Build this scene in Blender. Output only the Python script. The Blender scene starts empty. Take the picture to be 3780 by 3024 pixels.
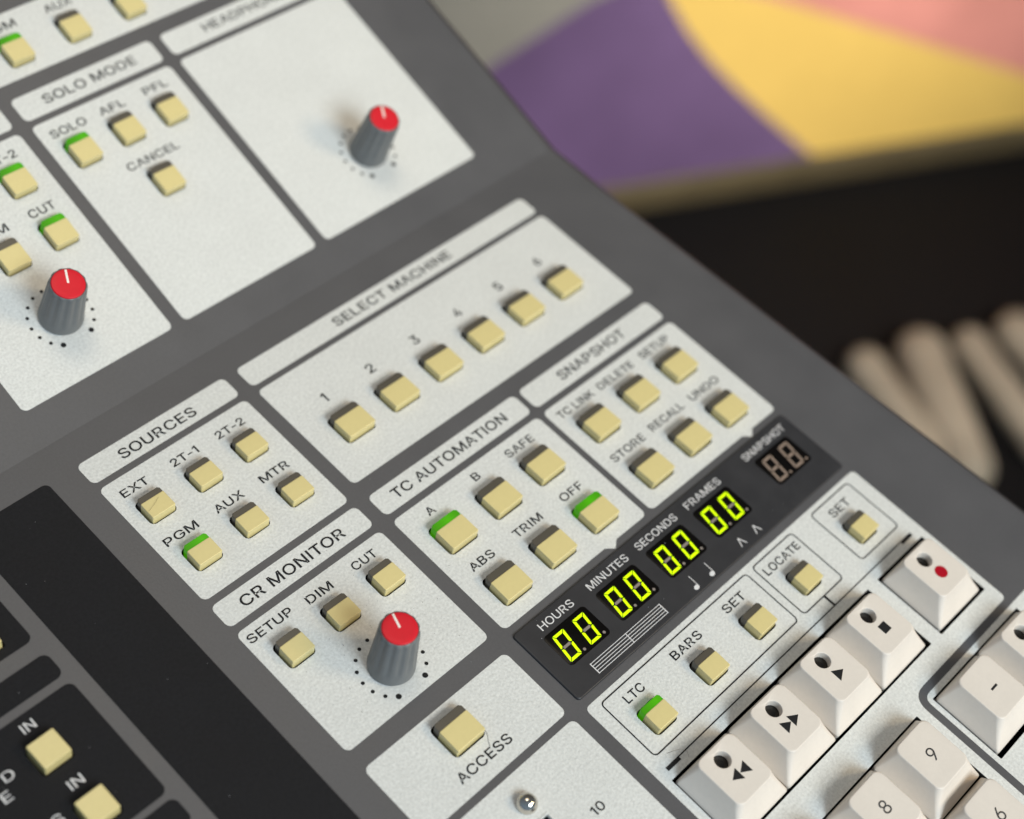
import bpy, bmesh, math, random, json
from mathutils import Matrix, Vector, noise
from mathutils.geometry import delaunay_2d_cdt

random.seed(7)
S = 0.0044                      # one design unit of the console in metres
R = math.radians
scene = bpy.context.scene
COL = scene.collection

# ------------------------------------------------------------------ camera, world, lights, exposure
cam_d = bpy.data.cameras.new('camera')
cam = bpy.data.objects.new('camera', cam_d)
COL.objects.link(cam)
CR = ((0.68939471, -0.70274392, 0.17574389),
      (-0.48831253, -0.63004141, -0.60382009),
      (0.53505683, 0.33045243, -0.77750587))
CC = Vector((-26.49874389, -39.87317146, 70.18368211))
mw = Matrix.Identity(4)
for i in range(3):
    mw[i][0] = CR[0][i]; mw[i][1] = -CR[1][i]; mw[i][2] = -CR[2][i]
    mw[i][3] = CC[i] * S
cam.matrix_world = mw
cam_d.sensor_fit = 'HORIZONTAL'
cam_d.sensor_width = 36.0
cam_d.lens = 5663.28 / 3780.0 * 36.0
cam_d.clip_start = 0.02
cam_d.clip_end = 50.0
cam_d.dof.use_dof = True
cam_d.dof.focus_distance = 80.5 * S
cam_d.dof.aperture_fstop = 7.2
scene.camera = cam

world = bpy.data.worlds.new('World')
scene.world = world
world.use_nodes = True
wn = world.node_tree.nodes; wl = world.node_tree.links
bg = wn['Background']
tc = wn.new('ShaderNodeTexCoord')
rmp = wn.new('ShaderNodeValToRGB'); mr = wn.new('ShaderNodeMapRange')
dt = wn.new('ShaderNodeVectorMath'); dt.operation = 'DOT_PRODUCT'
dt.inputs[1].default_value = (0.80, 0.50, 0.33)
wl.new(tc.outputs['Generated'], dt.inputs[0])
wl.new(dt.outputs['Value'], mr.inputs['Value'])
mr.inputs['From Min'].default_value = -1; mr.inputs['From Max'].default_value = 1
wl.new(mr.outputs[0], rmp.inputs[0])
rmp.color_ramp.elements[0].color = (0.27, 0.385, 0.52, 1)
rmp.color_ramp.elements[1].color = (0.14, 0.135, 0.125, 1)
wl.new(rmp.outputs[0], bg.inputs['Color'])
bg.inputs['Strength'].default_value = 0.80


def area(name, pos, target, size, power, colour):
    d = bpy.data.lights.new(name, 'AREA')
    d.shape = 'RECTANGLE'; d.size = size[0]; d.size_y = size[1]
    d.energy = power; d.color = colour
    o = bpy.data.objects.new(name, d); COL.objects.link(o)
    o.location = pos
    o.rotation_euler = (Vector(target) - Vector(pos)).to_track_quat('-Z', 'Y').to_euler()
    return o


TGT = Vector((20, -16, 0)) * S
area('window_light', TGT + Vector((-0.14, -1.20, 1.05)), TGT, (0.68, 0.58), 23.8, (0.82, 0.935, 1.0))
area('room_light', TGT + Vector((0.64, -1.00, 0.95)), TGT, (0.38, 0.38), 8.4, (1.0, 0.75, 0.45))
warm_fill = area('added_warm_fill', Vector((42, 74, 230)) * S, Vector((34, 26, 0)) * S, (0.5, 0.5), 0.36, (1.0, 0.86, 0.66))  # added fill, not a known lamp: warms the upper section
warm_fill.data.spread = R(42)
BC = Vector((262, 89, -152)) * S
board_fill = area('added_board_fill', BC + Vector((-94, -209, 180)) * S, BC, (0.5, 0.35), 3.0, (1.0, 0.93, 0.84))  # added out of view to brighten the board, no real lamp there
board_fill.data.spread = R(60)

scene.view_settings.view_transform = 'Standard'
scene.view_settings.look = 'None'
scene.view_settings.gamma = 1.0
scene.view_settings.exposure = 0.0
scene.view_settings.use_curve_mapping = False


# ------------------------------------------------------------------ materials
def principled(name, base, rough=0.5, spec=0.5, emit=None, emit_s=0.0, metal=0.0, coat=0.0,
               mottle=0.0, mottle_scale=900.0, bump=0.0, bump_scale=2500.0, wear=0.0, wear_scale=60.0, glow=False):
    m = bpy.data.materials.new(name)
    m.use_nodes = True
    nt = m.node_tree; n = nt.nodes; l = nt.links
    b = n['Principled BSDF']
    b.inputs['Base Color'].default_value = (*base, 1)
    b.inputs['Roughness'].default_value = rough
    b.inputs['Metallic'].default_value = metal
    b.inputs['Specular IOR Level'].default_value = spec
    b.inputs['Coat Weight'].default_value = coat
    if emit:
        b.inputs['Emission Color'].default_value = (*emit, 1)
        b.inputs['Emission Strength'].default_value = emit_s
    co = None
    if mottle or bump or wear:
        co = n.new('ShaderNodeTexCoord')
    if mottle or wear:
        na = n.new('ShaderNodeTexNoise'); na.inputs['Scale'].default_value = mottle_scale
        na.inputs['Detail'].default_value = 3; na.inputs['Roughness'].default_value = 0.6
        l.new(co.outputs['Object'], na.inputs['Vector'])
        nb = n.new('ShaderNodeTexNoise'); nb.inputs['Scale'].default_value = wear_scale
        nb.inputs['Detail'].default_value = 4
        l.new(co.outputs['Object'], nb.inputs['Vector'])
        ma = n.new('ShaderNodeMapRange'); ma.inputs['From Min'].default_value = 0.25; ma.inputs['From Max'].default_value = 0.75
        ma.inputs['To Min'].default_value = 1 - mottle; ma.inputs['To Max'].default_value = 1 + mottle
        l.new(na.outputs['Fac'], ma.inputs['Value'])
        mb = n.new('ShaderNodeMapRange'); mb.inputs['From Min'].default_value = 0.3; mb.inputs['From Max'].default_value = 0.7
        mb.inputs['To Min'].default_value = 1 - wear; mb.inputs['To Max'].default_value = 1 + wear
        l.new(nb.outputs['Fac'], mb.inputs['Value'])
        mu = n.new('ShaderNodeMath'); mu.operation = 'MULTIPLY'
        l.new(ma.outputs[0], mu.inputs[0]); l.new(mb.outputs[0], mu.inputs[1])
        vm = n.new('ShaderNodeVectorMath'); vm.operation = 'SCALE'
        vm.inputs[0].default_value = base
        l.new(mu.outputs[0], vm.inputs['Scale'])
        l.new(vm.outputs[0], b.inputs['Base Color'])
        if wear:
            mc = n.new('ShaderNodeMapRange'); mc.inputs['To Min'].default_value = max(0.05, rough - 0.12)
            mc.inputs['To Max'].default_value = min(1, rough + 0.12)
            l.new(nb.outputs['Fac'], mc.inputs['Value'])
            l.new(mc.outputs[0], b.inputs['Roughness'])
    if glow:        # lamp behind the lens: brighter towards its middle
        gc = n.new('ShaderNodeTexCoord'); gm = n.new('ShaderNodeMapping'); gg = n.new('ShaderNodeTexGradient')
        gg.gradient_type = 'QUADRATIC_SPHERE'
        gm.inputs['Location'].default_value = (-1.15 * S * 230, -0.12 * S * 230, 0)
        gm.inputs['Scale'].default_value = (230 * 0.55, 230 * 0.4, 0)
        gm.inputs['Location'].default_value = (-1.10 * S * 230 * 0.55, -0.15 * S * 230 * 0.4, 0)
        gr = n.new('ShaderNodeMapRange'); gr.inputs['To Min'].default_value = emit_s * 0.62; gr.inputs['To Max'].default_value = emit_s * 1.45
        l.new(gc.outputs['Object'], gm.inputs['Vector']); l.new(gm.outputs[0], gg.inputs['Vector'])
        l.new(gg.outputs['Fac'], gr.inputs['Value']); l.new(gr.outputs[0], b.inputs['Emission Strength'])
    if bump:
        nc = n.new('ShaderNodeTexNoise'); nc.inputs['Scale'].default_value = bump_scale
        nc.inputs['Detail'].default_value = 2
        l.new(co.outputs['Object'], nc.inputs['Vector'])
        bp = n.new('ShaderNodeBump'); bp.inputs['Strength'].default_value = bump
        bp.inputs['Distance'].default_value = 0.0002
        l.new(nc.outputs['Fac'], bp.inputs['Height'])
        l.new(bp.outputs[0], b.inputs['Normal'])
    return m


M_WHITE = principled('pale_panel_paint', (0.60, 0.605, 0.585), 0.55, 0.4, mottle=0.16, mottle_scale=1500, bump=0.6, bump_scale=1400, wear=0.022)
M_GREY = principled('grey_chassis_paint', (0.077, 0.076, 0.081), 0.46, 0.55, mottle=0.07, mottle_scale=1400, bump=0.18, bump_scale=1700, wear=0.05)
M_EDGE_SHADE = principled('painted_edge_shade', (0.018, 0.018, 0.019), 0.6, 0.2)  # shade of the rolled edge and hole walls, put into the colour
M_BLACK = principled('black_panel_paint', (0.0115, 0.0115, 0.013), 0.65, 0.16, mottle=0.18, mottle_scale=1200, bump=0.2, bump_scale=1800, wear=0.08)
M_CREAM = principled('cream_plastic', (0.62, 0.522, 0.238), 0.31, 0.5, mottle=0.03, mottle_scale=400, wear=0.025, wear_scale=130)
M_LENS = principled('smoked_lens', (0.078, 0.068, 0.052), 0.32, 0.5, wear=0.05)
M_LIT = principled('lit_green_lens', (0.022, 0.10, 0.003), 0.35, 0.2, emit=(0.070, 0.42, 0.002), emit_s=0.60, glow=True)
M_KNOB = principled('grey_knob_plastic', (0.142, 0.148, 0.150), 0.42, 0.45, mottle=0.04, mottle_scale=500, wear=0.04)
M_RED = principled('red_cap_plastic', (0.58, 0.013, 0.024), 0.45, 0.25, mottle=0.03, wear=0.03, wear_scale=200)
M_LINE = principled('white_pointer_paint', (0.78, 0.74, 0.68), 0.5, 0.3)
M_GINK = principled('grey_ink', (0.045, 0.043, 0.042), 0.6, 0.2)
M_INK = principled('black_ink', (0.012, 0.012, 0.013), 0.6, 0.2)
M_WINK = principled('pale_ink', (0.66, 0.65, 0.65), 0.6, 0.2)
M_BEZEL = principled('dark_display_plastic', (0.027, 0.027, 0.030), 0.42, 0.35, mottle=0.05, wear=0.10, wear_scale=150)
M_GLASS = principled('black_display_glass', (0.0025, 0.002, 0.0018), 0.25, 0.2)
M_SEG = principled('lit_segment', (0.3, 0.4, 0.0), 0.5, 0.2, emit=(0.62, 1.0, 0.0), emit_s=0.98)
M_DIM = principled('unlit_segment', (0.24, 0.205, 0.18), 0.5, 0.2)
M_DIM2 = principled('unlit_warm_segment', (0.26, 0.195, 0.155), 0.5, 0.2)
M_KEY = principled('ivory_key_plastic', (0.66, 0.60, 0.535), 0.48, 0.4, mottle=0.02, mottle_scale=900, bump=0.08, bump_scale=2200, wear=0.03, wear_scale=120)
M_CUP = principled('dark_lamp_window', (0.012, 0.010, 0.008), 0.22, 0.5)
M_CHROME = principled('bright_steel', (0.62, 0.58, 0.52), 0.12, 0.5, metal=1.0)
M_SLOT = principled('dark_slot', (0.006, 0.006, 0.009), 0.7, 0.2)
M_RED2 = principled('red_ink', (0.36, 0.001, 0.012), 0.55, 0.2)
M_DUST = principled('dust', (0.42, 0.42, 0.43), 0.9, 0.1)
M_GRIME = principled('dark_grime', (0.10, 0.095, 0.09), 0.8, 0.1)
M_HAIR = principled('hair', (0.05, 0.035, 0.025), 0.6, 0.2)
M_DESK = principled('dark_floor', (0.0045, 0.0042, 0.0044), 0.75, 0.12, mottle=0.1, mottle_scale=60, wear=0.1, wear_scale=6)
M_BAR = principled('beige_plastic', (0.26, 0.225, 0.17), 0.6, 0.25, mottle=0.08, mottle_scale=120, wear=0.22, wear_scale=14)
M_PURPLE = principled('purple_paint', (0.122, 0.074, 0.160), 0.6, 0.3, mottle=0.04, mottle_scale=40, wear=0.16, wear_scale=7)
M_YELLOW = principled('yellow_paint', (0.63, 0.425, 0.11), 0.6, 0.3, mottle=0.03, mottle_scale=40, wear=0.045, wear_scale=7)
M_PINK = principled('pink_paint', (0.55, 0.225, 0.185), 0.6, 0.3, mottle=0.03, mottle_scale=40, wear=0.10, wear_scale=7)
M_STONE = principled('grey_paint', (0.225, 0.215, 0.185), 0.6, 0.3, mottle=0.04, mottle_scale=40, wear=0.06, wear_scale=7)
M_FRAME = principled('dark_bronze_frame', (0.080, 0.062, 0.032), 0.45, 0.4, wear=0.1, wear_scale=20)

# ------------------------------------------------------------------ helpers
TH = R(15.18)
LOW = Matrix.Identity(4)                                            # plane of the lower section
UP = Matrix.Translation((0, 4.0 * S, 0)) @ Matrix.Rotation(TH, 4, 'X')   # plane of the raised upper section


def link(name, mesh, parent=None, m=None, label=None):
    o = bpy.data.objects.new(name, mesh)
    COL.objects.link(o)
    if parent is not None:
        o.parent = parent
        if m is not None:
            o.matrix_local = m
    elif m is not None:
        o.matrix_world = m
    if label:
        o['label'] = label
    if name in ('push_button', 'key_cap', 'display_strip'):
        wn_ = o.modifiers.new('weighted_normal', 'WEIGHTED_NORMAL'); wn_.keep_sharp = True; wn_.weight = 90
    return o


def finish(bm, name, mats, sharp=32, smooth=True, flat=()):
    me = bpy.data.meshes.new(name)
    bmesh.ops.recalc_face_normals(bm, faces=bm.faces[:])
    bm.to_mesh(me); bm.free()
    for m in (mats if isinstance(mats, (list, tuple)) else [mats]):
        me.materials.append(m)
    if smooth:
        me.shade_smooth()
        me.set_sharp_from_angle(angle=R(sharp))
        for p in me.polygons:
            for fn in flat:
                if p.normal.dot(fn) > 0.99995:
                    p.use_smooth = False
    return me


def rr(u0, v0, u1, v1, r=0.3, n=6):
    """rounded rectangle outline, counter-clockwise"""
    r = max(1e-4, min(r, (u1 - u0) / 2 - 1e-4, (v1 - v0) / 2 - 1e-4))
    pts = []
    for cx, cy, a0 in ((u1 - r, v1 - r, 0), (u0 + r, v1 - r, 90), (u0 + r, v0 + r, 180), (u1 - r, v0 + r, 270)):
        for i in range(n + 1):
            a = R(a0 + 90 * i / n)
            pts.append((cx + r * math.cos(a), cy + r * math.sin(a)))
    return pts


def circ(cx, cy, r, n=24):
    return [(cx + r * math.cos(2 * math.pi * i / n), cy + r * math.sin(2 * math.pi * i / n)) for i in range(n)]


def round_path(pts, rad):
    """round the corners of a polygon; rad per corner"""
    out = []
    n = len(pts)
    for i in range(n):
        p = Vector(pts[i]); a = Vector(pts[i - 1]); b = Vector(pts[(i + 1) % n])
        r = rad[i] if isinstance(rad, (list, tuple)) else rad
        if r <= 0:
            out.append(tuple(p)); continue
        da = (a - p).normalized(); db = (b - p).normalized()
        for k in range(7):
            t = k / 6
            q = (p + da * r) * (1 - t) ** 2 + p * 2 * t * (1 - t) + (p + db * r) * t * t
            out.append(tuple(q))
    return out


def add_sheet(bm, loops, z, mi=0):
    vs = []; es = []
    for lp in loops:
        b = len(vs); k = len(lp)
        vs += [Vector((p[0], p[1])) for p in lp]
        es += [(b + i, b + (i + 1) % k) for i in range(k)]
    ov, oe, of, *_ = delaunay_2d_cdt(vs, es, [], 0, 1e-6)
    boxes = [(min(p[0] for p in lp), max(p[0] for p in lp), min(p[1] for p in lp), max(p[1] for p in lp), lp) for lp in loops]
    bv = {}

    def vert(i):
        if i not in bv:
            x, y = ov[i]
            bv[i] = bm.verts.new((x * S, y * S, z * S))
        return bv[i]
    for fc in of:
        cx = sum(ov[i][0] for i in fc) / len(fc); cy = sum(ov[i][1] for i in fc) / len(fc)
        odd = False
        for x0, x1, y0, y1, lp in boxes:
            if x0 < cx < x1 and y0 < cy < y1:
                for i in range(len(lp)):
                    ax, ay = lp[i - 1]; bx, by = lp[i]
                    if (ay > cy) != (by > cy) and cx < (bx - ax) * (cy - ay) / (by - ay) + ax:
                        odd = not odd
        if odd:
            q = bm.faces.new([vert(i) for i in fc]); q.material_index = mi


def sheet(loops, z, name, mats):
    bm = bmesh.new()
    add_sheet(bm, loops, z)
    for f in bm.faces:
        f.normal_update()
        if f.normal.z < 0:
            f.normal_flip()
    me = bpy.data.meshes.new(name)
    bm.to_mesh(me); bm.free()
    me.materials.append(mats)
    return me


def add_loft(bm, rings, cap0=False, cap1=True, mi=0):
    prev = None
    first = None
    for ring in rings:
        cur = [bm.verts.new((p[0] * S, p[1] * S, p[2] * S)) for p in ring]
        if prev:
            n = len(cur)
            for i in range(n):
                f = bm.faces.new((prev[i], prev[(i + 1) % n], cur[(i + 1) % n], cur[i])); f.material_index = mi
        else:
            first = cur
        prev = cur
    if cap1:
        f = bm.faces.new(prev); f.material_index = mi
    if cap0:
        f = bm.faces.new(first[::-1]); f.material_index = mi
    return prev


def ring(u0, v0, u1, v1, r, z, n=5):
    return [(p[0], p[1], z) for p in rr(u0, v0, u1, v1, r, n)]


def add_block(bm, u0, v0, u1, v1, z0, z1, r=0.06, bev=0.05, taper=0.0, mi=0, steps=3, n=4):
    """upright block with rounded corners and a rounded top edge"""
    rings = [ring(u0, v0, u1, v1, r, z0, n)]
    for k in range(steps + 1):
        a = math.pi / 2 * k / steps
        d = taper + bev * (1 - math.cos(a))
        rings.append(ring(u0 + d, v0 + d, u1 - d, v1 - d, max(r - d * 0.5, 0.02), z1 - bev + bev * math.sin(a), n))
    add_loft(bm, rings, cap0=True, cap1=True, mi=mi)


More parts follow.
